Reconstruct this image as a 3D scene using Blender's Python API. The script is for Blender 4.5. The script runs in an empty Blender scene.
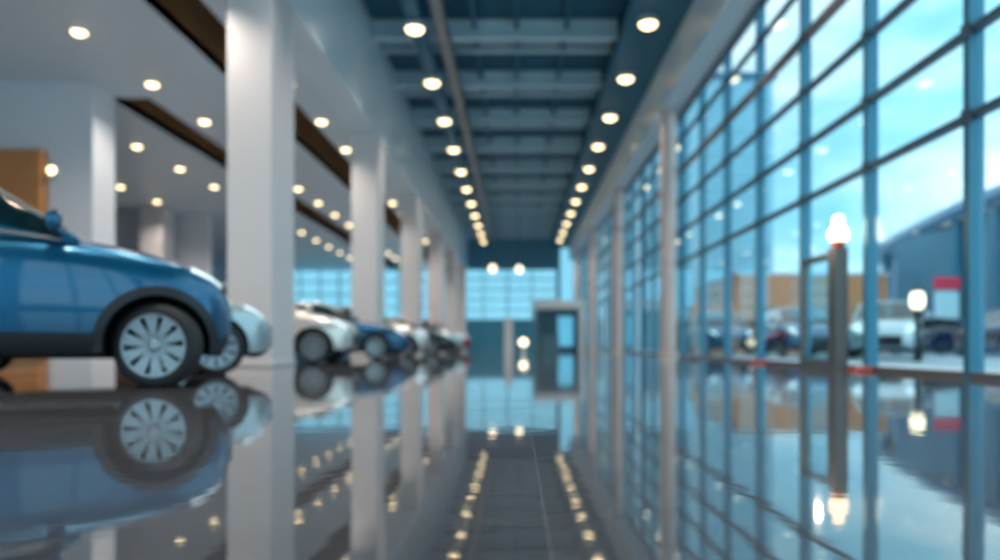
import bpy, bmesh, math, random
from mathutils import Vector, Matrix
import numpy as np
random.seed(7)
SC = bpy.context.scene
COL = SC.collection
R = math.radians

# ------------------------------------------------------------------ camera
EYE = 0.37
cam_d = bpy.data.cameras.new('camera')
cam = bpy.data.objects.new('camera', cam_d); COL.objects.link(cam)
cam.location = (0, 0, EYE); cam.rotation_euler = (R(90), 0, 0)
cam_d.sensor_width = 36.0; cam_d.lens = 27.36
cam_d.shift_x = -0.017; cam_d.shift_y = 0.065
cam_d.clip_start = 0.02; cam_d.clip_end = 2000
cam_d.dof.use_dof = True; cam_d.dof.focus_distance = 2.4; cam_d.dof.aperture_fstop = 0.95
SC.camera = cam
SC.view_settings.view_transform = 'Standard'
SC.view_settings.look = 'None'
SC.view_settings.gamma = 1
SC.view_settings.use_curve_mapping = False
SC.view_settings.exposure = 0.25
SC.cycles.max_bounces = 10
SC.cycles.diffuse_bounces = 5
SC.cycles.glossy_bounces = 5
SC.cycles.transparent_max_bounces = 24
SC.cycles.sample_clamp_indirect = 6

# ------------------------------------------------------------------ sky
def srgb(r, g, b):
    f = lambda c: (c/255/12.92) if c/255 <= .04045 else ((c/255+.055)/1.055)**2.4
    return (f(r), f(g), f(b), 1)
W = bpy.data.worlds.new('World'); SC.world = W; W.use_nodes = True
nt = W.node_tree; nt.nodes.clear()
wo = nt.nodes.new('ShaderNodeOutputWorld'); bg = nt.nodes.new('ShaderNodeBackground')
tc = nt.nodes.new('ShaderNodeTexCoord'); mp = nt.nodes.new('ShaderNodeMapping')
mp.inputs['Scale'].default_value = (1.0, 1.0, 2.4)
mp.inputs['Location'].default_value = (0.35, 0.1, 0.25)
nz = nt.nodes.new('ShaderNodeTexNoise'); nz.inputs['Scale'].default_value = 2.0; nz.inputs['Detail'].default_value = 5
rp = nt.nodes.new('ShaderNodeValToRGB')
rp.color_ramp.elements[0].position = .26; rp.color_ramp.elements[0].color = (.12, .48, .72, 1)
rp.color_ramp.elements[1].position = .47; rp.color_ramp.elements[1].color = (.88, .98, 1.04, 1)
e = rp.color_ramp.elements.new(.36); e.color = (.36, .70, .88, 1)
nt.links.new(tc.outputs['Generated'], mp.inputs['Vector']); nt.links.new(mp.outputs[0], nz.inputs['Vector'])
nt.links.new(nz.outputs['Fac'], rp.inputs['Fac']); nt.links.new(rp.outputs['Color'], bg.inputs['Color'])
bg.inputs['Strength'].default_value = 1.5
nt.links.new(bg.outputs[0], wo.inputs['Surface'])

LAMP_POWER = 700      # hall lamps
SPOT_POWER = 330      # small downlights of the side bays
WARM = (1.0, .87, .74)

# ------------------------------------------------------------------ materials
def principled(name, color, rough=.5, metal=0, spec=None, ior=None, emit=None, estr=0, noise=None, coat=0):
    m = bpy.data.materials.new(name); m.use_nodes = True
    b = m.node_tree.nodes['Principled BSDF']
    b.inputs['Base Color'].default_value = color
    b.inputs['Roughness'].default_value = rough
    b.inputs['Metallic'].default_value = metal
    if spec is not None: b.inputs['Specular IOR Level'].default_value = spec
    if ior is not None: b.inputs['IOR'].default_value = ior
    if coat: b.inputs['Coat Weight'].default_value = coat; b.inputs['Coat Roughness'].default_value = .03
    if emit: b.inputs['Emission Color'].default_value = emit; b.inputs['Emission Strength'].default_value = estr
    if noise:
        n = m.node_tree.nodes; l = m.node_tree.links
        t = n.new('ShaderNodeTexCoord'); z = n.new('ShaderNodeTexNoise'); z.inputs['Scale'].default_value = noise[0]
        z.inputs['Detail'].default_value = 4
        x = n.new('ShaderNodeMix'); x.data_type = 'RGBA'; x.inputs[6].default_value = color
        x.inputs[7].default_value = tuple(c*noise[1] for c in color[:3])+(1,)
        l.new(t.outputs['Object'], z.inputs['Vector']); l.new(z.outputs['Fac'], x.inputs[0]); l.new(x.outputs[2], b.inputs['Base Color'])
    return m
M = {}
M['wall'] = principled('painted_wall', srgb(220, 226, 236), .6, noise=(.7, .93))
M['column'] = principled('column_paint', srgb(214, 212, 216), .45, noise=(.6, .95))
M['pink_col'] = principled('pale_column_paint', srgb(222, 204, 200), .4)
M['soffit'] = principled('soffit_paint', srgb(212, 230, 244), .4, noise=(.4, .92))
M['fascia'] = principled('fascia_paint', srgb(214, 234, 246), .4)
M['deck'] = principled('roof_deck', srgb(26, 96, 126), .7, noise=(.5, .8))
M['steel'] = principled('painted_steel', srgb(196, 230, 242), .45, noise=(.8, .9))
M['bulkhead'] = principled('teal_bulkhead', srgb(34, 108, 136), .6)
M['track'] = principled('cable_track', srgb(150, 150, 150), .5)
M['brown'] = principled('brown_slot_lining', srgb(166, 128, 84), .6, noise=(.9, .6))
M['slotdark'] = principled('slot_top', srgb(80, 120, 140), .7)
M['mullion'] = principled('mullion_metal', srgb(64, 136, 164), .35, metal=.25)
M['transom'] = principled('transom_metal', srgb(78, 104, 120), .4, metal=.2)
M['beamgrey'] = principled('grey_rail', srgb(120, 116, 118), .4, metal=.2)
M['doorgrey'] = principled('door_metal', srgb(110, 112, 112), .4, metal=.3)
M['red'] = principled('red_plastic', srgb(168, 62, 46), .4)
M['endlow'] = principled('blue_panel_wall', srgb(80, 165, 195), .5)
M['endhigh'] = principled('end_wall_paint', srgb(90, 150, 176), .6)
M['tanwall'] = principled('tan_render', srgb(232, 150, 92), .7, noise=(.8, .9))
M['brownwall'] = principled('brown_cladding', srgb(150, 122, 104), .6, noise=(.5, .9))
M['white'] = principled('white_paint', srgb(226, 228, 230), .4)
M['darkinside'] = principled('dark_blue_lining', srgb(90, 130, 148), .5)
M['bluepanel'] = principled('blue_back_lit_panel', srgb(90, 190, 225), .3, emit=srgb(110, 205, 240), estr=.55)
M['pavement'] = principled('pale_paving', srgb(176, 196, 206), .7, noise=(.3, .85))
M['farglass'] = principled('blue_facade_glass', srgb(30, 112, 150), .08, ior=1.6)
M['office'] = principled('office_cladding', srgb(150, 215, 238), .35)
M['bluegrey'] = principled('blue_grey_render', srgb(96, 140, 165), .6)
M['roofblue'] = principled('blue_canopy', srgb(24, 110, 150), .35)
M['redsign'] = principled('red_sign_face', srgb(214, 60, 84), .4, emit=srgb(214, 60, 84), estr=.35)
M['paleboard'] = principled('pale_sign_face', srgb(190, 225, 235), .4, emit=srgb(170, 220, 240), estr=.35)
M['metal_dark'] = principled('dark_metal', srgb(34, 44, 50), .4, metal=.5)
M['chrome'] = principled('bright_trim', srgb(215, 212, 206), .22, metal=.9)
M['clad'] = principled('black_cladding', srgb(22, 30, 38), .45)
M['well'] = principled('wheel_well_lining', srgb(9, 12, 15), .9)
M['tyre'] = principled('tyre_rubber', srgb(28, 34, 40), .6)
M['rim'] = principled('alloy_rim', srgb(150, 166, 176), .3, metal=.85)
M['carglass'] = principled('tinted_car_glass', srgb(10, 34, 40), .04, ior=1.5, coat=.5)
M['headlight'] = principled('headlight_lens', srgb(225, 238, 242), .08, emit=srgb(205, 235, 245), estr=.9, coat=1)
M['taillight'] = principled('taillight_lens', srgb(150, 16, 20), .1, coat=1)
M['lens'] = principled('lamp_lens', (1, .8, .5, 1), .3, emit=(1.0, .77, .42, 1), estr=4.6)
M['lens_dim'] = principled('unlit_lamp_lens', srgb(160, 175, 180), .3)
M['globe'] = principled('lit_globe', (1, .75, .5, 1), .3, emit=(1.0, .74, .48, 1), estr=2.8)
M['globe_soft'] = principled('lit_pendant_globe', (1, .85, .6, 1), .3, emit=(1.0, .82, .55, 1), estr=2.5)

def paint():
    m = bpy.data.materials.new('car_paint'); m.use_nodes = True
    n = m.node_tree.nodes; l = m.node_tree.links; b = n['Principled BSDF']
    oi = n.new('ShaderNodeObjectInfo'); l.new(oi.outputs['Color'], b.inputs['Base Color'])
    b.inputs['Metallic'].default_value = .6; b.inputs['Roughness'].default_value = .28
    b.inputs['Coat Weight'].default_value = 1; b.inputs['Coat Roughness'].default_value = .03
    return m
M['paint'] = paint()

def wood():
    m = bpy.data.materials.new('honey_wood'); m.use_nodes = True
    n = m.node_tree.nodes; l = m.node_tree.links; b = n['Principled BSDF']
    t = n.new('ShaderNodeTexCoord'); mp = n.new('ShaderNodeMapping'); mp.inputs['Scale'].default_value = (6, 6, .6)
    z = n.new('ShaderNodeTexNoise'); z.inputs['Scale'].default_value = 2; z.inputs['Detail'].default_value = 6
    r = n.new('ShaderNodeValToRGB'); r.color_ramp.elements[0].color = srgb(176, 112, 62); r.color_ramp.elements[1].color = srgb(206, 144, 88)
    l.new(t.outputs['Object'], mp.inputs[0]); l.new(mp.outputs[0], z.inputs[0]); l.new(z.outputs[0], r.inputs[0]); l.new(r.outputs[0], b.inputs['Base Color'])
    b.inputs['Roughness'].default_value = .5
    return m
M['wood'] = wood()

def pane_mat(name, tint, ior=1.36):
    m = bpy.data.materials.new(name); m.use_nodes = True
    n = m.node_tree.nodes; l = m.node_tree.links; n.clear()
    o = n.new('ShaderNodeOutputMaterial'); mx = n.new('ShaderNodeMixShader'); fr = n.new('ShaderNodeFresnel'); fr.inputs['IOR'].default_value = ior
    t = n.new('ShaderNodeBsdfTransparent'); t.inputs[0].default_value = tint
    g = n.new('ShaderNodeBsdfGlossy'); g.inputs['Roughness'].default_value = .0; g.inputs[0].default_value = (.85, .97, 1, 1)
    ge = n.new('ShaderNodeNewGeometry'); mr = n.new('ShaderNodeMapRange'); mr.inputs[3].default_value = ior; mr.inputs[4].default_value = 1/ior
    l.new(ge.outputs['Backfacing'], mr.inputs[0]); l.new(mr.outputs[0], fr.inputs['IOR'])
    l.new(fr.outputs[0], mx.inputs[0]); l.new(t.outputs[0], mx.inputs[1]); l.new(g.outputs[0], mx.inputs[2]); l.new(mx.outputs[0], o.inputs[0])
    return m
M['pane'] = pane_mat('window_glass', (.85, .97, .992, 1))
M['tint'] = pane_mat('tinted_window_glass', (.42, .66, .74, 1))

def floor_mat():
    m = bpy.data.materials.new('polished_tile'); m.use_nodes = True
    n = m.node_tree.nodes; l = m.node_tree.links; b = n['Principled BSDF']
    t = n.new('ShaderNodeTexCoord'); mp = n.new('ShaderNodeMapping'); mp.inputs['Location'].default_value = (-.06+20, -1.56+24, 0)
    br = n.new('ShaderNodeTexBrick'); br.offset = 0; br.inputs['Scale'].default_value = 1
    br.inputs['Brick Width'].default_value = 1.0; br.inputs['Row Height'].default_value = 1.2
    br.inputs['Mortar Size'].default_value = .0022; br.inputs['Mortar Smooth'].default_value = .1
    br.inputs['Color1'].default_value = (.066, .070, .080, 1); br.inputs['Color2'].default_value = (.098, .102, .115, 1)
    br.inputs['Mortar'].default_value = (.17, .17, .185, 1)
    z = n.new('ShaderNodeTexNoise'); z.inputs['Scale'].default_value = 1.3; z.inputs['Detail'].default_value = 5
    mr = n.new('ShaderNodeMapRange'); mr.inputs[3].default_value = .015; mr.inputs[4].default_value = .06
    l.new(t.outputs['Object'], mp.inputs[0]); l.new(mp.outputs[0], br.inputs[0]); l.new(br.outputs['Color'], b.inputs['Base Color'])
    l.new(t.outputs['Object'], z.inputs[0]); l.new(z.outputs[0], mr.inputs[0]); l.new(mr.outputs[0], b.inputs['Roughness'])
    b.inputs['IOR'].default_value = 2.1
    z2 = n.new('ShaderNodeTexNoise'); z2.inputs['Scale'].default_value = 5; bp = n.new('ShaderNodeBump')
    bp.inputs['Strength'].default_value = .012; bp.inputs['Distance'].default_value = .05
    l.new(t.outputs['Object'], z2.inputs[0]); l.new(z2.outputs[0], bp.inputs['Height']); l.new(bp.outputs[0], b.inputs['Normal'])
    return m
M['floor'] = floor_mat()

# ------------------------------------------------------------------ mesh helpers
class MB:
    def __init__(s): s.v = []; s.f = []; s.mi = []
    def add(s, v, f, mi=0):
        o = len(s.v); s.v += [tuple(p) for p in v]; s.f += [[i+o for i in q] for q in f]; s.mi += [mi]*len(f)
        return s
    def box(s, a, b, mi=0):
        x0, y0, z0 = [min(p, q) for p, q in zip(a, b)]; x1, y1, z1 = [max(p, q) for p, q in zip(a, b)]
        return s.add([(x0,y0,z0),(x1,y0,z0),(x1,y1,z0),(x0,y1,z0),(x0,y0,z1),(x1,y0,z1),(x1,y1,z1),(x0,y1,z1)],
              [(0,3,2,1),(4,5,6,7),(0,1,5,4),(1,2,6,5),(2,3,7,6),(3,0,4,7)], mi)
    def lathe(s, prof, n=24, axis='z', c=(0,0,0), mi=0):
        v = []
        for r, h in prof:
            for k in range(n):
                a = 2*math.pi*k/n; p, q = r*math.cos(a), r*math.sin(a)
                v.append({'z': (c[0]+p, c[1]+q, c[2]+h), 'y': (c[0]+q, c[1]+h, c[2]+p), 'x': (c[0]+h, c[1]+p, c[2]+q)}[axis])
        f = [(i*n+k, i*n+(k+1) % n, (i+1)*n+(k+1) % n, (i+1)*n+k) for i in range(len(prof)-1) for k in range(n)]
        f.append(tuple(reversed(range(n)))); f.append(tuple((len(prof)-1)*n+k for k in range(n)))
        return s.add(v, f, mi)
    def tube(s, pts, r, n=8, mi=0):
        pts = [Vector(p) for p in pts]; v = []
        for i, p in enumerate(pts):
            d = (pts[min(i+1, len(pts)-1)]-pts[max(i-1, 0)]).normalized()
            u = d.cross(Vector((0, 0, 1)));
            if u.length < 1e-3: u = d.cross(Vector((0, 1, 0)))
            u.normalize(); w = d.cross(u)
            for k in range(n):
                a = 2*math.pi*k/n; v.append(p+u*(r*math.cos(a))+w*(r*math.sin(a)))
        f = [(i*n+k, i*n+(k+1) % n, (i+1)*n+(k+1) % n, (i+1)*n+k) for i in range(len(pts)-1) for k in range(n)]
        f.append(tuple(reversed(range(n)))); f.append(tuple((len(pts)-1)*n+k for k in range(n)))
        return s.add(v, f, mi)
    def grid(s, P, mi=0, flip=False):
        a, b = len(P), len(P[0]); v = [p for row in P for p in row]
        f = [(i*b+j, (i+1)*b+j, (i+1)*b+j+1, i*b+j+1) for i in range(a-1) for j in range(b-1)]
        if flip: f = [tuple(reversed(q)) for q in f]
        return s.add(v, f, mi)
    def build(s, name, mats, parent=None, smooth=False, bevel=0, solid=0, loc=None):
        me = bpy.data.meshes.new(name); me.from_pydata(s.v, [], s.f)
        for m in (mats if isinstance(mats, (list, tuple)) else [mats]): me.materials.append(m)
        for p, mi in zip(me.polygons, s.mi): p.material_index = mi
        bm = bmesh.new(); bm.from_mesh(me)
        if solid or smooth: bmesh.ops.remove_doubles(bm, verts=bm.verts, dist=1e-5)
        bmesh.ops.recalc_face_normals(bm, faces=bm.faces); bm.to_mesh(me); bm.free()
        o = bpy.data.objects.new(name, me); COL.objects.link(o)
        if smooth:
            for p in me.polygons: p.use_smooth = True
            me.set_sharp_from_angle(angle=R(38))
        if solid:
            q = o.modifiers.new('solid', 'SOLIDIFY'); q.thickness = solid; q.offset = 1
        if bevel:
            q = o.modifiers.new('bevel', 'BEVEL'); q.width = bevel; q.segments = 2; q.limit_method = 'ANGLE'
        if parent: o.parent = parent
        if loc: o.location = loc
        return o
def tag(o, label=None, cat=None, group=None, kind=None):
    for k, v in (('label', label), ('category', cat), ('group', group), ('kind', kind)):
        if v: o[k] = v
    return o
def empty(name, loc=(0,0,0), rz=0):
    o = bpy.data.objects.new(name, None); COL.objects.link(o); o.location = loc; o.rotation_euler = (0, 0, rz); o.empty_display_size = .2
    return o
def struct(o, label=None):
    o['kind'] = 'structure'
    if label: o['label'] = label
    return o
def sbox(name, a, b, mat, label=None, bevel=0):
    return struct(MB().box(a, b).build(name, mat, bevel=bevel), label)
kids = {}
def copy_tree(o, parent=None):
    c = o.copy(); COL.objects.link(c)
    if parent: c.parent = parent
    for ch in list(o.children): copy_tree(ch, c)
    return c

# ------------------------------------------------------------------ the shell
XL, XR, YB, YE, ZD = -24.0, 5.0, -9.0, 64.0, 9.6
SOF = 6.6
sbox('floor', (XL, YB, -.2), (XR+.1, YE, 0), M['floor'], 'polished dark grey floor tiles reflecting the lamps and windows')
sbox('ground', (XR+.1, -40, -.25), (120, 140, -.02), M['pavement'], 'pale paving outside the glazed wall')
sbox('ceiling', (-4.89, YB, ZD), (XR+.4, YE, ZD+.2), M['deck'], 'dark teal roof deck over the central hall')
sbox('trim_1', (-4.89, YB, SOF), (-4.13, YE, ZD), M['fascia'], 'pale blue fascia above the left columns')
sbox('trim_2', (4.35, YB, 7.5), (5.1, YE, 8.9), M['fascia'], 'pale blue fascia above the glazed wall')
sbox('trim_3', (2.85, YB, 8.85), (5.1, YE, 9.05), M['bulkhead'], 'plain teal ceiling band carrying the right lamp row')
sbox('wall_right', (5.0, YB, 8.9), (5.25, YE, ZD+.2), M['fascia'], 'strip of wall above the glazing')
# side bay ceiling in strips with two long slots
for k, (a, b) in enumerate([(-5.7, -4.89), (-9.3, -6.75), (XL, -10.3)]):
    sbox('ceiling', (a, YB, SOF), (b, YE, SOF+.25), M['soffit'], ['pale side bay ceiling strip beside the columns', 'middle strip of the side bay ceiling between two slots', 'outer strip of the side bay ceiling'][k])
for k, (a, b) in enumerate([(-6.75, -5.7), (-10.3, -9.3)]):
    y0 = (YB, 19.2)[k]
    if k: sbox('ceiling', (a, YB, SOF), (b, y0, SOF+.25), M['soffit'], 'side bay ceiling before the second slot')
    mb = MB().box((a-.06, y0, SOF+.02), (a, YE, SOF+1.2), 0).box((b, y0, SOF+.02), (b+.06, YE, SOF+1.2), 0).box((a-.06, y0, SOF+1.2), (b+.06, YE, SOF+1.3), 1).box((a, y0, SOF+.25), (b, y0+.05, SOF+1.2), 0)
    struct(mb.build('trim_%d' % (4+k), [M['brown'], M['slotdark']]), ['brown lined ceiling slot nearest the columns', 'brown lined ceiling slot farther from the columns'][k])
sbox('wall_left', (XL-.2, YB, 0), (XL, YE, SOF+.3), M['wall'])
mb = MB().box((XL, YB-.2, 0), (XR+.2, YB, .4)).box((XL, YB-.2, SOF-.2), (-4.4, YB, ZD)).box((-4.4, YB-.2, 9.0), (XR+.2, YB, ZD))  # unseen back wall, opened up so daylight brightens camera-facing surfaces
for k in range(7): x = XL+4.87*k-.2*(k == 6); mb.box((x-.25, YB-.2, .4), (x+.25, YB, 9.0 if x > -5 else SOF))
struct(mb.build('wall_back', M['wall']), 'unseen wall behind the viewer with tall window openings added for daylight')
# inner walls of the side bay
sbox('wall_partition', (XL, 18.0, 0), (-10.05, 19.0, SOF), M['wall'], 'pale grey partition behind the blue car')
mb = MB().box((XL, 36, 0), (-19.4, 36.3, SOF), 1).box((-19.4, 36, 0), (-14.6, 36.3, SOF), 0)
struct(mb.build('wall_bay', [M['wall'], M['brownwall']]), 'grey and brown wall deep in the side bay')
mb = MB().box((-19.0, 35.9, 0), (-17.2, 36.0, 4.9))
struct(mb.build('trim_6', M['brownwall']), 'brown cladding on the deep bay wall')

# end wall with its openings
SB, HD = 2.5, 6.75
mb = MB().box((XL, YE, 0), (XR+.2, YE+.3, SB), 0).box((XL, YE, HD), (3.55, YE+.3, ZD+.2), 1).box((3.55, YE, 8.6), (XR+.2, YE+.3, ZD+.2), 1)
mb.box((3.35, YE, SB), (3.6, YE+.3, HD), 1).box((4.85, YE, SB), (5.2, YE+.3, 8.6), 1)
mb.box((XL, YE, SB), (-21.5, YE+.3, HD), 1)
struct(mb.build('wall_end', [M['endlow'], M['endhigh']]), 'blue end wall below and above the far windows')
wn = [0]
def end_window(x0, x1, z0, z1, rows, cols, label):
    wn[0] += 1
    mb = MB(); t = .05
    for i in range(rows+1):
        z = z0+(z1-z0)*i/rows; mb.box((x0, YE+.06, z-t), (x1, YE+.2, z+t))
    for i in range(cols+1):
        x = x0+(x1-x0)*i/cols; mb.box((x-t, YE+.05, z0), (x+t, YE+.21, z1))
    o = struct(mb.build('window_%d' % wn[0], M['steel']), label)
    struct(MB().box((x0, YE+.12, z0), (x1, YE+.135, z1)).build('window_pane', M['tint'], o))
end_window(-21.5, -15, SB, HD, 4, 4, 'far window of the side bay, outermost one')
end_window(-15, -10, SB, HD, 4, 3, 'far window of the side bay, outer one')
end_window(-10, -4.9, SB, HD, 4, 3, 'far window of the side bay behind the columns')
end_window(-4.9, -.8, SB, HD, 5, 2, 'far end window of the hall, left part')
end_window(-.8, 3.35, SB, HD, 5, 2, 'far end window of the hall, right part')
end_window(3.6, 4.85, SB, 8.6, 1, 1, 'tall narrow bright window at the far end')

for k in range(6):  # windows behind the camera, added to let daylight into the hall
    xa = XL+4.87*k+.25; xb = xa+4.37; zt = 9.0 if k >= 4 else SOF-.2
    wn[0] += 1; mb = MB()
    for i in range(4): z = .4+(zt-.4)*i/3; mb.box((xa, YB-.15, z-.05), (xb, YB-.05, z+.05))
    for i in range(4): x = xa+(xb-xa)*i/3; mb.box((x-.04, YB-.16, .4), (x+.04, YB-.04, zt))
    o = struct(mb.build('window_%d' % wn[0], M['mullion']), 'unseen tall window added in the back wall for daylight')
    struct(MB().box((xa, YB-.11, .4), (xb, YB-.1, zt)).build('window_pane', M['pane'], o))
# glazed wall on the right, bay by bay
TR = [2.92, 3.87, 4.82, 5.77, 6.72]
DOOR_BAY = 11.0
Y0 = 8.46-2.47*7
n = 0
while True:
    ya = Y0+2.47*n; yb = min(ya+2.47, YE)
    if ya >= YE-.5: break
    wn[0] += 1
    mb = MB()
    mb.box((5.0, ya-.06, 0), (5.17, ya+.06, 7.5), 0)
    for z in TR:
        th = .045 if z != TR[3] else .08
        mb.box((5.02, ya+.06, z-th), (5.12, yb-.06, z+th), 1 if z != TR[3] else 2)
        mb.box((4.985, ya-.09, z-.08), (5.0, ya+.09, z+.08), 1)
    mb.box((5.0, ya+.06, 0), (5.14, yb-.06, .07), 2)
    mb.box((5.0, ya+.06, 7.38), (5.14, yb-.06, 7.5), 1)
    o = struct(mb.build('window_%d' % wn[0], [M['mullion'], M['transom'], M['beamgrey']]), 'bay of the tall blue framed glazed wall')
    zs = [.07]+TR+[7.38]
    for a, b in zip(zs[:-1], zs[1:]):
        struct(MB().box((5.06, ya+.06, a+.045), (5.072, yb-.06, b-.045)).build('window_pane', M['pane'], o))
    n += 1

# front row columns
for k in range(6):
    y = 12.8+9.6*k if k else 12.8
    mb = MB().box((-4.89, y, .12), (-4.13, y+1.3, SOF)).box((-4.91, y-.02, 0), (-4.11, y+1.32, .12))
    if y+1.3 < YE: struct(mb.build('column', M['column'], bevel=.02), 'square pale column beside the parked cars')
# second row
for (x0, y0) in [(-17.0, 34.2)]:
    struct(MB().box((x0, y0, 0), (x0+1.05, y0+1.2, SOF)).build('column', M['column'], bevel=.02), 'distant pale column in the side bay')
# slim round columns by the glazing
for y in (23.1, 34.6, 46.1, 57.6):
    mb = MB().lathe([(.30, 0), (.30, .06), (.235, .08), (.235, 7.42), (.30, 7.44), (.30, 7.5)], 32, c=(4.6, y, 0))
    struct(mb.build('column', M['pink_col'], smooth=True), 'slim round pale column in front of the glazed wall')

# ceiling steel
for k in range(18):
    y = 5.4+4.05*k
    for dy, h, wd in ((0, .42, .13), (1.5, .22, .07)):
        yy = y+dy
        if yy > YE-.5: continue
        mb = MB().box((-4.13, yy-wd, ZD-.12-h), (2.85, yy+wd, ZD-.08-h)).box((-4.13, yy-.03, ZD-.1-h), (2.85, yy+.03, ZD-.05)).box((-4.13, yy-wd, ZD-.08), (2.85, yy+wd, ZD-.02))
        struct(mb.build('beam', M['steel']), 'pale blue steel beam across the hall ceiling')
for x in (-1.2, .0, 1.4):
    sbox('beam', (x-.05, YB, ZD-.3), (x+.05, YE, ZD-.12), M['bulkhead'], 'thin purlin running along the hall ceiling')
sbox('beam', (-2.83, YB, 8.72), (-2.47, YE, 8.95), M['bulkhead'], 'long teal beam carrying the left lamp row')
mb = MB().box((-2.2, YB, 8.85), (-1.86, YE, 8.88)).box((-2.2, YB, 8.85), (-2.17, YE, 9.0)).box((-1.89, YB, 8.85), (-1.86, YE, 9.0))
tag(mb.build('cable_tray', M['track']), 'long grey cable tray running under the hall ceiling', 'cable tray')
y = 10.0
tray = bpy.data.objects['cable_tray']
while y < YE:
    mb = MB().tube([(-2.18, y, 8.9), (-2.18, y, ZD)], .012, 6).tube([(-1.88, y, 8.9), (-1.88, y, ZD)], .012, 6)
    mb.build('hanger', M['metal_dark'], tray); y += 4.05*2

# ------------------------------------------------------------------ lamps
ORD = ['nearest', 'second nearest', 'third nearest', 'fourth nearest', 'fifth nearest', 'sixth nearest', 'seventh nearest', 'eighth nearest', 'ninth nearest', 'tenth nearest',
       'eleventh nearest', 'twelfth nearest', 'thirteenth nearest', 'fourteenth nearest', 'fifteenth nearest', 'sixteenth nearest', 'seventeenth nearest', 'eighteenth nearest']
def spot(name, parent, z, power, size=135, color=WARM):
    l = bpy.data.lights.new(name, 'SPOT'); l.energy = power; l.color = color; l.spot_size = R(size); l.spot_blend = 1; l.shadow_soft_size = 0
    o = bpy.data.objects.new(name, l); COL.objects.link(o); o.parent = parent; o.location = (0, 0, z); return o
def hall_lamp():
    t = empty('ceiling_lamp')
    MB().lathe([(.20, .14), (.24, .13), (.25, .0), (.255, -.02), (.23, -.03), (.225, -.005)], 32).build('housing', M['white'], t, smooth=True)
    MB().lathe([(.222, -.004), (.218, -.04), (.18, -.09), (.11, -.125), (.04, -.135)], 32).build('lens', M['lens'], t, smooth=True)
    spot('lamp_light', t, -.15, LAMP_POWER, 92); return t
proto = hall_lamp(); first = True
for side, x, z in (('left', -2.65, 8.58), ('right', 3.40, 8.71)):
    for k in range(11):
        o = proto if first else copy_tree(proto); first = False
        o.location = (x, 19.7+4.05*k, z)
        tag(o, '%s round warm lamp of the %s row under the hall ceiling' % (ORD[k], side), 'ceiling lamp', '%s row of hall lamps' % side)
def downlight():
    t = empty('recessed_downlight')
    MB().lathe([(.15, 0), (.19, -.004), (.19, -.022), (.145, -.02)], 28).build('trim_ring', M['white'], t, smooth=True)
    MB().lathe([(.143, -.003), (.14, -.03), (.10, -.07), (.04, -.085)], 28).build('lens', M['lens'], t, smooth=True)
    spot('downlight_light', t, -.1, SPOT_POWER); return t
proto = downlight(); first = True
rows = [(-5.45, 15.1, 0, 15, 'row over the car noses'), (-8.7, 15.1, 0, 15, 'middle row'), (-11.9, 23.8, 0, 12, 'third row from the columns'), (-15.6, 29.9, 0, 2, 'outermost row')]
for x, y0, k0, k1, nm in rows:
    for k in range(k0, k1):
        o = proto if first else copy_tree(proto); first = False
        o.location = (x, y0+3.03*k, SOF)
        tag(o, '%s small downlight in the side bay ceiling, %s' % (ORD[k-k0], nm), 'downlight', 'side bay downlights, '+nm)
for x, z, src in ((-2.65, 8.58, 'left'), (3.40, 8.71, 'right')):  # rows carried on out of view, added to light the foreground
    for k in range(1, 5):
        o = copy_tree(bpy.data.objects['ceiling_lamp']); o.location = (x, 19.7-4.05*k, z)
        tag(o, '%s round warm lamp of the %s row overhead, added unseen to light the foreground, counted back from the picture edge' % (ORD[k-1].replace('nearest', 'closest'), src), 'ceiling lamp', 'unseen overhead lamps added to the %s row' % src)
for x in (-5.45, -8.7, -13.0):  # unseen downlights added to brighten the nearest cars and column
    for k in range(1, 6):
        o = copy_tree(bpy.data.objects['recessed_downlight']); o.location = (x, 15.1-3.03*k, SOF)
        tag(o, '%s unseen downlight added to light the foreground, counted back from the picture edge, %s' % (ORD[k-1].replace('nearest', 'closest'), {-5.45: 'over the blue car nose', -8.7: 'over the blue car roof', -13.0: 'behind the blue car'}[x]), 'downlight', 'unseen downlights added above the nearest cars')
# pendant globes before the end window
def pendant(x, y, z, label):
    t = empty('pendant_lamp', (x, y, z))
    MB().lathe([(.02, -.24), (.12, -.21), (.2, -.12), (.235, 0), (.2, .12), (.12, .2), (.05, .24)], 28).build('globe', M['globe_soft'], t, smooth=True)
    MB().lathe([(.055, .235), (.055, .3), (.02, .33)], 16).build('cap', M['metal_dark'], t, smooth=True)
    MB().tube([(0, 0, .3), (0, 0, ZD-z-.02)], .012, 6).build('cord', M['metal_dark'], t)
    tag(t, label, 'pendant lamp', 'pendant lamps at the end window')
pendant(-1.6, 50, 5.4, 'glowing globe pendant at the far end, above the white totem')
pendant(.15, 50, 5.35, 'glowing globe pendant at the far end, nearer the hall kiosk')
# small spotlight on the partition
t = empty('wall_spotlight', (-10.9, 18.0, 4.46))
MB().box((-.09, -.03, -.09), (.09, 0, .09)).build('backplate', M['white'], t, bevel=.01)
MB().lathe([(.06, -.03), (.1, -.12), (.11, -.2), (.1, -.21)], 20, axis='y').build('shade', M['white'], t, smooth=True)
MB().lathe([(.095, -.2), (.095, -.214), (.03, -.225)], 20, axis='y').build('lens', M['lens'], t, smooth=True)
tag(t, 'small lit spotlight mounted on the grey partition above the blue car', 'spotlight')

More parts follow.
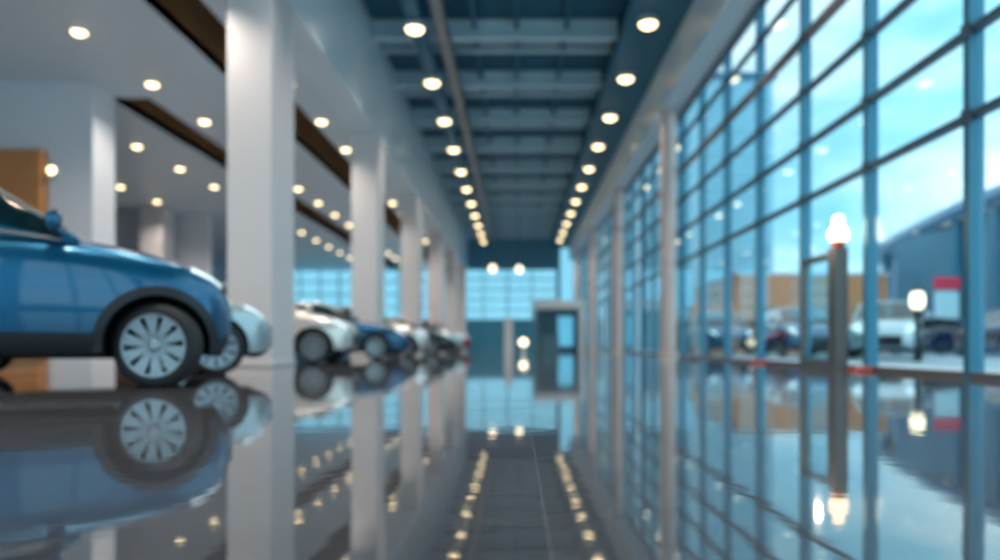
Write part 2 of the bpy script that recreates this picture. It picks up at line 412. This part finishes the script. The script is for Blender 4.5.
# ------------------------------------------------------------------ cars
def cr(pts, n=4):
    """smooth a polyline of tuples"""
    P = [np.array(p, float) for p in pts]; out = []
    for i in range(len(P)-1):
        p0, p1, p2, p3 = P[max(i-1, 0)], P[i], P[i+1], P[min(i+2, len(P)-1)]
        for k in range(n):
            t = k/n
            out.append(.5*((2*p1)+(p2-p0)*t+(2*p0-5*p1+4*p2-p3)*t*t+(3*p1-p0-3*p2+p3)*t**3))
    out.append(P[-1]); return np.array(out)
SECT = cr([(0, 0), (.55, 0), (.86, .01), (.955, .09), (.99, .28), (1.0, .5), (.992, .66), (.965, .82), (.91, .925), (.78, .985), (.5, 1.015), (0, 1.03)], 4)
SECT_T = np.linspace(0, 1, len(SECT))
CSEC = [(1, 0), (1, .3), (1, .6), (1, .82), (.975, .91), (.9, .97), (.75, 1.0), (.45, 1.02), (0, 1.03)]
CSEC = cr(CSEC, 3); CSEC_T = np.linspace(0, 1, len(CSEC))
SPECS = {
 'suv': dict(xf=1.40, xr=-1.38, r=.365, xn=2.02, xt=-2.35, wy=.83,
   top=[(-2.35, .80), (-2.3, 1.02), (-2.15, 1.22), (-1.5, 1.29), (0, 1.29), (.75, 1.27), (1.3, 1.18), (1.7, 1.06), (1.92, .93), (2.02, .74)],
   bot=[(-2.35, .50), (-2.2, .36), (-1.8, .29), (0, .27), (1.75, .27), (1.93, .31), (2.02, .44)],
   w=[(-2.35, .66), (-2.25, .80), (-2.0, .89), (-1.4, .94), (0, .95), (1.4, .94), (1.68, .885), (1.88, .76), (2.02, .50)],
   roof=[(-2.25, 1.18), (-2.12, 1.45), (-1.85, 1.74), (-1.4, 1.84), (-.6, 1.88), (-.1, 1.84), (.05, 1.79), (.40, 1.53), (.82, 1.25)],
   cw=.90, tum=.36, ws=(.02, .76), rs=(-2.2, -1.86), side=((-1.75, -1.15), (-1.10, -.36), (-.30, .62)), doors=((-.93, -.36), (-.35, .80))),
 'crossover': dict(xf=1.32, xr=-1.28, r=.335, xn=2.02, xt=-2.15, wy=.79,
   top=[(-2.15, .75), (-2.1, .95), (-1.95, 1.08), (-1.3, 1.10), (0, 1.08), (.8, 1.06), (1.35, .97), (1.72, .86), (1.93, .72), (2.02, .58)],
   bot=[(-2.15, .45), (-2.0, .33), (-1.6, .25), (0, .22), (1.65, .22), (1.9, .25), (2.02, .36)],
   w=[(-2.15, .62), (-2.05, .77), (-1.8, .86), (-1.2, .90), (0, .905), (1.3, .895), (1.62, .845), (1.87, .71), (2.02, .46)],
   roof=[(-2.05, 1.02), (-1.9, 1.25), (-1.6, 1.48), (-1.1, 1.58), (-.4, 1.61), (.05, 1.57), (.25, 1.50), (.6, 1.28), (.98, 1.03)],
   cw=.86, tum=.38, ws=(.12, .92), rs=(-2.0, -1.62), side=((-1.62, -1.15), (-1.10, -.32), (-.26, .78)), doors=((-.88, -.32), (-.31, .86))),
 'sedan': dict(xf=1.38, xr=-1.35, r=.32, xn=2.2, xt=-2.35, wy=.78,
   top=[(-2.35, .72), (-2.3, .92), (-2.1, 1.01), (-1.4, 1.02), (0, .98), (.8, .97), (1.4, .88), (1.9, .76), (2.1, .64), (2.2, .5)],
   bot=[(-2.35, .42), (-2.2, .3), (-1.8, .22), (0, .19), (1.8, .19), (2.1, .22), (2.2, .3)],
   w=[(-2.35, .60), (-2.25, .75), (-2.0, .84), (-1.2, .89), (0, .895), (1.3, .885), (1.75, .83), (2.05, .69), (2.2, .46)],
   roof=[(-1.95, .97), (-1.6, 1.16), (-1.1, 1.36), (-.5, 1.44), (-.1, 1.44), (.15, 1.39), (.55, 1.16), (.95, .95)],
   cw=.845, tum=.42, ws=(.12, .88), rs=(-1.9, -1.1), side=((-1.45, -1.1), (-1.05, -.3), (-.24, .74)), doors=((-.92, -.3), (-.29, .84))),
}
def make_car(kind, steer=0):
    S = SPECS[kind]
    TOP, BOT, WD, RF = [cr(S[k], 4) for k in ('top', 'bot', 'w', 'roof')]
    f = lambda A, x: float(np.interp(x, A[:, 0], A[:, 1]))
    def surf(x, t, s=-1, off=0):
        def P(x, t):
            x = min(max(x, S['xt']), S['xn']); t = min(max(t, 0), 1)
            y = np.interp(t, SECT_T, SECT[:, 0]); z = np.interp(t, SECT_T, SECT[:, 1])
            zb, zt = f(BOT, x), f(TOP, x)
            return Vector((x, y*f(WD, x), zb+(zt-zb)*z))
        p = P(x, t)
        if off:
            a = P(x+.02, t)-P(x-.02, t); b = P(x, t+.02)-P(x, t-.02); n = b.cross(a)
            if n.length > 1e-9:
                n.normalize()
                if n.y < 0: n = -n
                if t > .85 and n.z < 0: n = -n
                p = p+n*off
        p.y *= s; return p
    def csurf(x, t, s=-1, off=0):
        def P(x, t):
            t = min(max(t, 0), 1)
            fy = np.interp(t, CSEC_T, CSEC[:, 0]); fz = np.interp(t, CSEC_T, CSEC[:, 1])
            zb = f(TOP, x)-.06; zt = max(f(RF, x), zb+.01); z = zb+(zt-zb)*fz
            wb = min(S['cw'], f(WD, x)*.96)
            return Vector((x, (wb-S['tum']*max(0, z-zb)-.02)*fy, z))
        p = P(x, t)
        if off:
            a = P(x+.02, t)-P(x-.02, t); b = P(x, t+.02)-P(x, t-.02); n = b.cross(a)
            if n.length > 1e-9:
                n.normalize()
                if n.y < 0 or (t > .8 and n.z < 0): n = -n
                p = p+n*off
        p.y *= s; return p
    root = empty('car')
    # body shell
    xs = np.concatenate([np.linspace(S['xt'], S['xt']+.3, 7)[:-1], np.linspace(S['xt']+.3, S['xn']-.4, 34)[:-1], np.linspace(S['xn']-.4, S['xn'], 12)])
    ts = np.linspace(0, 1, 33)
    rings = [[surf(x, t, 1) for t in ts]+[surf(x, t, -1) for t in ts[::-1][1:-1]] for x in xs]
    nn = len(rings[0]); mb = MB()
    v = [p for r_ in rings for p in r_]
    fc = [(i*nn+k, i*nn+(k+1) % nn, (i+1)*nn+(k+1) % nn, (i+1)*nn+k) for i in range(len(rings)-1) for k in range(nn)]
    fc += [tuple(range(nn)), tuple((len(rings)-1)*nn+k for k in range(nn))]
    mb.add(v, fc)
    body = mb.build('body', [M['paint'], M['well']], root, smooth=True)
    ra = S['r']*1.17
    cut = MB()
    for xc in (S['xf'], S['xr']):
        for s in (-1, 1):
            cut.lathe([(ra, .52*s), (ra, 1.3*s)], 48, axis='y', c=(xc, 0, S['r']+.01))
    co = cut.build('cutter', M['well'])
    bo = body.modifiers.new('arch', 'BOOLEAN'); bo.operation = 'DIFFERENCE'; bo.solver = 'EXACT'; bo.object = co
    dg = bpy.context.evaluated_depsgraph_get(); nm = bpy.data.meshes.new_from_object(body.evaluated_get(dg))
    body.modifiers.clear(); body.data = nm; bpy.data.objects.remove(co)
    nm.materials.clear(); nm.materials.append(M['paint']); nm.materials.append(M['well'])
    for p in nm.polygons:
        c = p.center; p.material_index = 0
        for xc in (S['xf'], S['xr']):
            if math.hypot(c.x-xc, c.z-S['r']-.01) < ra+.004 and abs(c.y) < .99 and (abs(c.y) < .53 or abs(math.hypot(c.x-xc, c.z-S['r']-.01)-ra) < .006 and abs(p.normal.y) < .5): p.material_index = 1
        if c.z < S['r']*.86 and p.normal.z < -.7: p.material_index = 1
    # cabin
    xs = np.linspace(S['roof'][0][0]+.02, S['roof'][-1][0]-.01, 34); ts = np.linspace(0, 1, 25)
    rows = [[csurf(x, t, 1) for t in ts]+[csurf(x, t, -1) for t in ts[::-1][1:]] for x in xs]
    MB().grid(rows).build('cabin', M['paint'], root, smooth=True)
    def patch(name, fn, x0, x1, t0, t1, mat, sides, off, nx=10, ny=8, solid=.004, parent=root, skew=0):
        for s in sides:
            P = [[fn(x0+(x1-x0)*i/nx+skew*(j/ny), t0+(t1-t0)*j/ny, s, off) for j in range(ny+1)] for i in range(nx+1)]
            MB().grid(P).build(name, mat, parent, smooth=True, solid=0)
    # glass
    for nm_, (a, b) in (('windscreen', S['ws']), ('rear_window', S['rs'])):
        ts = np.linspace(.60, 1, 9)
        rows = [[csurf(x, t, 1, .008) for t in ts]+[csurf(x, t, -1, .008) for t in ts[::-1][1:]] for x in np.linspace(a, b, 12)]
        MB().grid(rows).build(nm_, M['carglass'], root, smooth=True)
    for a, b in S['side']: patch('side_window', csurf, a, b, .12, .43, M['carglass'], (-1, 1), .008)
    for s in (-1, 1):
        MB().tube([csurf(x, .06, s, .008) for x in np.linspace(S['side'][0][0], S['side'][2][1]+.06, 24)], .014).build('window_trim', M['chrome'], root, smooth=True)
        MB().tube([csurf(x, .50, s, .012) for x in np.linspace(S['side'][0][0]-.05, S['ws'][1]-.05, 30)], .02).build('roof_trim', M['chrome'], root, smooth=True)
    # doors, handles
    for a, b in S['doors']:
        patch('door', surf, a, b, .27, .77, M['paint'], (-1, 1), .006, nx=12, ny=12)
        for s in (-1, 1):
            p0 = surf(a+.05, .70, s, .03); p1 = surf(a+.21, .70, s, .03)
            MB().tube([surf(a+.04, .70, s, .005), p0, p1, surf(a+.22, .70, s, .005)], .013).build('door_handle', M['chrome'], root, smooth=True)
    # lower cladding
    for a, b in ((S['xr']+ra+.01, S['xf']-ra-.01), (S['xf']+ra+.01, S['xn']-.04), (S['xt']+.04, S['xr']-ra-.01)):
        patch('sill_cladding' if a < S['xf']-ra and b > S['xr']+ra else 'bumper_cladding', surf, a, b, .16, .33 if kind == 'suv' else .27, M['clad'], (-1, 1), .012)
    for xc in (S['xf'], S['xr']):
        for s in (-1, 1):
            P = []
            for k in range(25):
                a = R(-8+196*k/24); row = []
                for rr in (ra-.005, ra+.02, ra+(.075 if kind == 'suv' else .03)):
                    x = xc+rr*math.cos(a); z = S['r']+.01+rr*math.sin(a)
                    y = f(WD, x); zb, zt = f(BOT, x), f(TOP, x)
                    hz = min(max((z-zb)/(zt-zb), 0.1), .98)
                    k2 = int(len(SECT)*.2)
                    fy = np.interp(hz, SECT[k2:-10, 1], SECT[k2:-10, 0])
                    row.append(Vector((x, s*(y*fy+(.018 if rr < ra+.05 else .006)), z)))
                P.append(row)
            MB().grid(P).build('wheel_arch', M['clad'] if kind == 'suv' else M['paint'], root, smooth=True, solid=0)
    # lights, grille, plate
    patch('headlight', surf, S['xn']-.36, S['xn']-.1, .72, .84, M['headlight'], (-1, 1), .012)
    patch('taillight', surf, S['xt']+.02, S['xt']+.3, .66, .82, M['taillight'], (-1, 1), .012)
    zn = (f(BOT, S['xn'])+f(TOP, S['xn']))/2
    g = MB()
    for k in range(5): g.box((S['xn']-.02, -.42, zn-.11+.05*k), (S['xn']+.02, .42, zn-.085+.05*k))
    g.box((S['xn']-.02, -.44, zn-.13), (S['xn']+.005, .44, zn+.14))
    g.build('grille', M['clad'], root, bevel=.004)
    MB().box((S['xt']-.02, -.26, .62), (S['xt']+.01, .26, .74)).build('number_plate', M['white'], root, bevel=.003)
    # mirrors
    for s in (-1, 1):
        bx = S['ws'][1]-.12; bz = f(TOP, bx)+.10
        m_ = MB().lathe([(.02, -.10), (.06, -.085), (.085, -.03), (.085, .04), (.07, .085), (.03, .1)], 20, axis='y')
        m_.v = [(x*.75+bx, y+s*1.01, z*1.0+bz) for x, y, z in m_.v]
        mo = m_.build('side_mirror', M['paint'], root, smooth=True)
        MB().box((bx-.03, s*.80, bz-.10), (bx+.03, s*.96, bz-.05)).build('mirror_arm', M['clad'], mo, bevel=.01)
    # wheels
    r = S['r']; rr = r*.74; wdt = .10
    tyre = MB().lathe([(rr, -wdt), (r*.86, -wdt-.008), (r*.965, -wdt+.012), (r, -wdt*.6), (r, wdt*.6), (r*.965, wdt-.012), (r*.86, wdt+.008), (rr, wdt), (rr*.985, wdt*.7), (rr*.985, -wdt*.7), (rr, -wdt)], 48, axis='y')
    tyre.f = tyre.f[:-2]; tyre.mi = tyre.mi[:-2]
    def rim_mb():
        q = MB().lathe([(rr*1.0, -wdt-.002), (rr*.93, -wdt), (rr*.91, -wdt*.6), (rr*.9, wdt*.5)], 48, axis='y'); q.f = q.f[:-2]; q.mi = q.mi[:-2]
        q.lathe([(rr*.24, -wdt*.55), (rr*.22, -wdt*.86), (rr*.12, -wdt*.95)], 24, axis='y')
        for k in range(10):
            a = 2*math.pi*k/10
            for da in (-.085, .085):
                c, s_ = math.cos(a), math.sin(a); vv = []
                for (rad, hw, y) in ((rr*.16, rr*.05, -wdt*.8), (rr*.93, rr*.085, -wdt*.93)):
                    o_ = da*rad*1.3
                    for dw, dy in ((-hw, 0), (hw, 0), (hw, .03), (-hw, .03)):
                        vv.append((rad*c-(o_+dw)*s_, y+dy, rad*s_+(o_+dw)*c))
                q.add(vv, [(0,1,2,3),(7,6,5,4),(0,4,5,1),(1,5,6,2),(2,6,7,3),(3,7,4,0)])
        return q
    w0 = tyre.build('wheel', M['tyre'], root, smooth=True)
    rim_mb().build('rim', M['rim'], w0)
    MB().lathe([(rr*.62, -.03), (rr*.62, 0), (rr*.3, .01)], 32, axis='y').build('brake_disc', M['metal_dark'], w0, smooth=True)
    w0.location = (S['xf'], -S['wy'], r)
    if steer: w0.rotation_euler = (0, R(13), R(steer))
    for (x, y, rz) in ((S['xf'], S['wy'], R(180+steer)), (S['xr'], -S['wy'], 0), (S['xr'], S['wy'], R(180))):
        w = copy_tree(w0, root); w.location = (x, y, r); w.rotation_euler = (0, 0, rz)
    # axles beneath so the wheels are carried
    MB().tube([(S['xf'], -S['wy'], r), (S['xf'], S['wy'], r)], .05).tube([(S['xr'], -S['wy'], r), (S['xr'], S['wy'], r)], .05).build('axle', M['well'], root)
    return root
cars = {}
def place_car(kind, xw, yw, th, color, label, group, name='car', steer=0):
    """xw, yw: where the near front wheel stands"""
    S = SPECS[kind]; key = (kind, steer)
    o = copy_tree(cars[key]) if key in cars else cars.setdefault(key, make_car(kind, steer))
    a = R(th); px, py = S['xf'], -S['wy']-.1
    o.location = (xw-(px*math.cos(a)-py*math.sin(a)), yw-(px*math.sin(a)+py*math.cos(a)), 0); o.rotation_euler = (0, 0, a)
    o.name = name
    for c in o.children_recursive: c.color = color
    tag(o, label, 'car', group)
    return o
BLUE = srgb(0, 92, 132); SILVER = srgb(176, 196, 204); WHITE = srgb(226, 226, 224); DARK = srgb(26, 44, 56); RED = srgb(190, 24, 44)
G = 'cars parked in a row along the columns'
place_car('suv', -3.07, 6.5, 25, BLUE, 'large metallic blue car with bright window trim, nearest in the row', G, steer=-22)
place_car('crossover', -3.66, 9.25, 26, SILVER, 'silver car standing between the large blue car and the square column', G)
place_car('crossover', -4.0, 14.9, 2, WHITE, 'white car just beyond the large square column', G)
place_car('sedan', -3.55, 19.1, 8, srgb(0, 84, 124), 'low blue car between two white cars', G)
place_car('crossover', -3.55, 24.4, 4, WHITE, 'white car behind the low blue car', G)
place_car('sedan', -3.2, 28.6, 2, DARK, 'dark car behind two white cars, nose past the columns', G)
place_car('crossover', -3.1, 34.4, 2, SILVER, 'pale silver car standing before the red car', G)
place_car('crossover', -3.1, 38.9, 2, RED, 'small red car at the far end of the row', G)

# ------------------------------------------------------------------ things along the glazing
# open door leaf with its post lamp
t = empty('glass_door', (4.85, 0, 0)); t.location = (4.75, 0, 0)
yA, yB_ = 11.2, 12.75
mb = MB().box((-.05, yA, 0), (.13, yA+.3, 1.82)).box((0, yB_-.09, 0), (.09, yB_, 1.78)).box((0, yA+.3, 1.69), (.09, yB_-.09, 1.78)).box((0, yA+.3, .0), (.09, yB_-.09, .14))
mb.build('door_frame', M['doorgrey'], t)
MB().box((.04, yA+.3, .14), (.05, yB_-.09, 1.69)).build('glass', M['pane'], t)
MB().tube([(0, yA+.15, .8), (-.11, yA+.15, .82), (-.11, yA+.15, 1.18), (0, yA+.15, 1.2)], .014).build('door_handle', M['chrome'], t, smooth=True)
tag(t, 'grey framed glass door standing in the glazed wall under the bright lamp', 'door'); t['kind'] = 'thing'
t = empty('globe_lamp', (4.80, yA+.15, 1.82))
MB().lathe([(.07, 0), (.09, .01), (.09, .05), (.11, .09), (.05, .1)], 24).build('base', M['red'], t, smooth=True)
MB().lathe([(.08, .09), (.13, .12), (.145, .19), (.13, .26), (.09, .31), (.05, .33)], 28).build('globe', M['globe'], t, smooth=True)
MB().lathe([(.05, .33), (.075, .36), (.08, .41), (.07, .46), (.03, .49)], 28).build('upper_globe', M['globe'], t, smooth=True)
l = bpy.data.lights.new('globe_light', 'POINT'); l.energy = 25; l.color = (1, .75, .5); l.shadow_soft_size = 0
lo = bpy.data.objects.new('globe_light', l); COL.objects.link(lo); lo.parent = t; lo.location = (-.3, 0, .3)
tag(t, 'bright lit globe lamp with a red base on top of the door post', 'lamp')
for y, lb in ((10.75, 'red rubber floor wedge at the mullion right before the door'), (15.3, 'red rubber floor wedge at a mullion beyond the door')):
    mb = MB().add([(4.72, y-.16, 0), (4.98, y-.16, 0), (4.98, y+.16, 0), (4.72, y+.16, 0), (4.8, y-.14, .05), (4.98, y-.14, .07), (4.98, y+.14, .07), (4.8, y+.14, .05)],
             [(0,3,2,1),(4,5,6,7),(0,1,5,4),(1,2,6,5),(2,3,7,6),(3,0,4,7)])
    tag(mb.build('door_wedge', M['red'], bevel=.012), lb, 'door wedge', 'red door wedges')

# ------------------------------------------------------------------ far end furniture
t = empty('kiosk', (2.5, 45, 0))
MB().box((-1.5, 0, 2.5), (1.5, 1.4, 3.0)).build('canopy', M['white'], t, bevel=.03)
for x0, x1 in ((-1.5, -1.2), (1.2, 1.5)): MB().box((x0, 0, 0), (x1, 1.4, 2.5)).build('side_panel', M['white'] if x0 > 0 else M['darkinside'], t, bevel=.01)
MB().box((-1.2, 1.2, 0), (1.2, 1.35, 2.5)).build('back_panel', M['darkinside'], t)
MB().box((.0, 1.1, .3), (.9, 1.2, 2.1)).build('display_panel', M['bluepanel'], t)
MB().box((-1.1, .3, 0), (.0, .9, 1.0)).build('counter', M['darkinside'], t, bevel=.01)
tag(t, 'white framed kiosk with a dark inside and blue panel at the far end', 'kiosk')
t = MB().box((-.75, 45, .06), (-.25, 45.3, 2.0)).box((-.8, 44.95, 0), (-.2, 45.35, .06)).build('display_totem', M['white'], bevel=.02)
tag(t, 'tall plain white totem standing on the floor left of the kiosk', 'totem')
t = empty('bollard_lamp', (.27, 32, 0))
MB().lathe([(.13, 0), (.13, .03), (.05, .05), (.05, .32)], 20).build('post', M['white'], t, smooth=True)
MB().lathe([(.05, .32), (.14, .36), (.19, .47), (.16, .58), (.05, .64)], 24).build('globe', M['globe_soft'], t, smooth=True)
tag(t, 'short white globe lamp standing on the open hall floor before the totem', 'floor lamp')

# ------------------------------------------------------------------ wooden block by the partition
t = empty('wooden_panel', (-12.6, 17.7, 0))
MB().box((-2.6, 0, 0), (1.5, .28, 4.95)).build('panel', M['wood'], t, bevel=.03)
MB().box((-2.6, -.03, 0), (1.5, 0, .15)).build('plinth', M['brown'], t)
tag(t, 'tall honey coloured wooden panel standing against the grey partition', 'panel')

# ------------------------------------------------------------------ outside
def building_tan():
    t = empty('low_building', (13.2, 34.5, 0))
    MB().box((-3.2, 0, 0), (3.6, 8, 3.55)).build('wall', M['tanwall'], t)
    MB().box((-3.25, -.05, 3.55), (3.65, 8.05, 3.66)).build('roof_edge', M['white'], t)
    for k in range(3): MB().box((-2.4+2.2*k, -.04, 0), (-1.3+2.2*k, .03, 2.1)).build('garage_door', M['brownwall'], t)
    MB().box((-5.2, 0, 0), (-3.25, 4, 2.2)).build('annex', M['tanwall'], t)
    tag(t, 'low flat tan building outside behind the parked cars', 'building')
building_tan()
t = empty('curved_building', (0, 0, 0))
arc = cr([(24, 52), (22, 46), (20.4, 39), (19.1, 32.6), (18.6, 27), (18.9, 20), (20.3, 13)], 5)
Pw = [[Vector((x+.9, y, z)) for z in (0, 5.9)] for x, y in arc]; MB().grid(Pw).build('glass_front', M['farglass'], t, smooth=True)
roof = [[Vector((x, y, 5.9)), Vector((x-.2, y, 6.2)), Vector((x, y, 6.6)), Vector((x+6, y, 7.3))] for x, y in arc]
MB().grid(roof).build('roof', M['roofblue'], t, smooth=True)
MB().grid([[Vector((x, y, 5.9)), Vector((x+1.2, y, 5.9))] for x, y in arc]).build('roof_soffit', M['white'], t, smooth=True)
MB().box((19.9, 27, 0), (26, 40, 5.8)).box((20.9, 14, 0), (26, 27, 5.8)).build('rear_wall', M['bluegrey'], t)
for i in range(2, len(arc), 3):
    x, y = arc[i]; MB().lathe([(.22, 0), (.22, 5.9)], 16, c=(x+.3, y, 0)).build('pillar', M['mullion'], t, smooth=True)
for i, w in ((9, M['tanwall']), (12, M['brownwall'])):
    x, y = arc[i]; MB().box((x+.5, y-1.2, 0), (x+.9, y+1.2, 4.4)).build('wall_panel', w, t)
tag(t, 'blue building outside with a curved roof edge and glass front', 'building')
t = empty('sign_board', (18.3, 32.3, 0))
MB().box((-.55, 0, 2.75), (.55, .12, 3.25)).build('sign_face', M['redsign'], t, bevel=.02)
MB().box((-.5, 0, 1.5), (.5, .12, 2.65)).build('lower_board', M['paleboard'], t, bevel=.02)
for x in (-.42, .42): MB().tube([(x, .06, 0), (x, .06, 2.8)], .035).build('post', M['metal_dark'], t)
tag(t, 'sign with a red top and pale lower board outside by the curved building', 'sign')
t = empty('post_lamp', (8.95, 17, 0)); t.scale = (.85, .85, .91)
MB().lathe([(.14, 0), (.14, .05), (.07, .08), (.06, 1.2), (.12, 1.28)], 20).build('post', M['metal_dark'], t, smooth=True)
MB().lathe([(.1, 1.28), (.17, 1.36), (.19, 1.5), (.17, 1.66), (.08, 1.74)], 24).build('globe', M['globe'], t, smooth=True)
MB().lathe([(.15, 1.72), (.11, 1.78), (.03, 1.82)], 20).build('cap', M['metal_dark'], t, smooth=True)
tag(t, 'warm lit lamp on a short dark post outside the glazed wall', 'post lamp')
G = 'cars parked outside the glazed wall'
DB = srgb(18, 84, 124)
def place_center(kind, x, y, th, *a):
    o = place_car(kind, 0, 0, th, *a); o.location = (x, y, 0)
place_center('crossover', 7.6, 28.5, -92, DB, 'dark blue car outside facing the glazing, farthest up the row before the tan building', G)
place_center('crossover', 9.1, 24.6, -96, srgb(10, 96, 140), 'blue car outside facing the viewer, left of the glass door', G)
place_center('crossover', 10.3, 21.2, -118, SILVER, 'pale silver car outside just behind the glass door', G)
place_center('sedan', 15.9, 30.0, 182, srgb(16, 44, 84), 'dark navy car outside, side on behind the lit post lamp', G)
place_center('sedan', 15.3, 23.6, 86, srgb(20, 60, 100), 'navy car outside near the curved building front, end on', G)
# long blue hall outside beyond
t = empty('office_block', (10.5, 49, 0))
MB().box((0, 0, 0), (6, 40, 17.5)).build('wall', M['office'], t)
for k in range(14): MB().box((-.12, .2+3*k, 0), (0, .5+3*k, 17.5)).build('fin', M['mullion'], t)
MB().box((-.2, -.2, 17.5), (6.2, 40.2, 17.9)).build('roof', M['roofblue'], t)
tag(t, 'blue glass office block outside beyond the tan building', 'building')
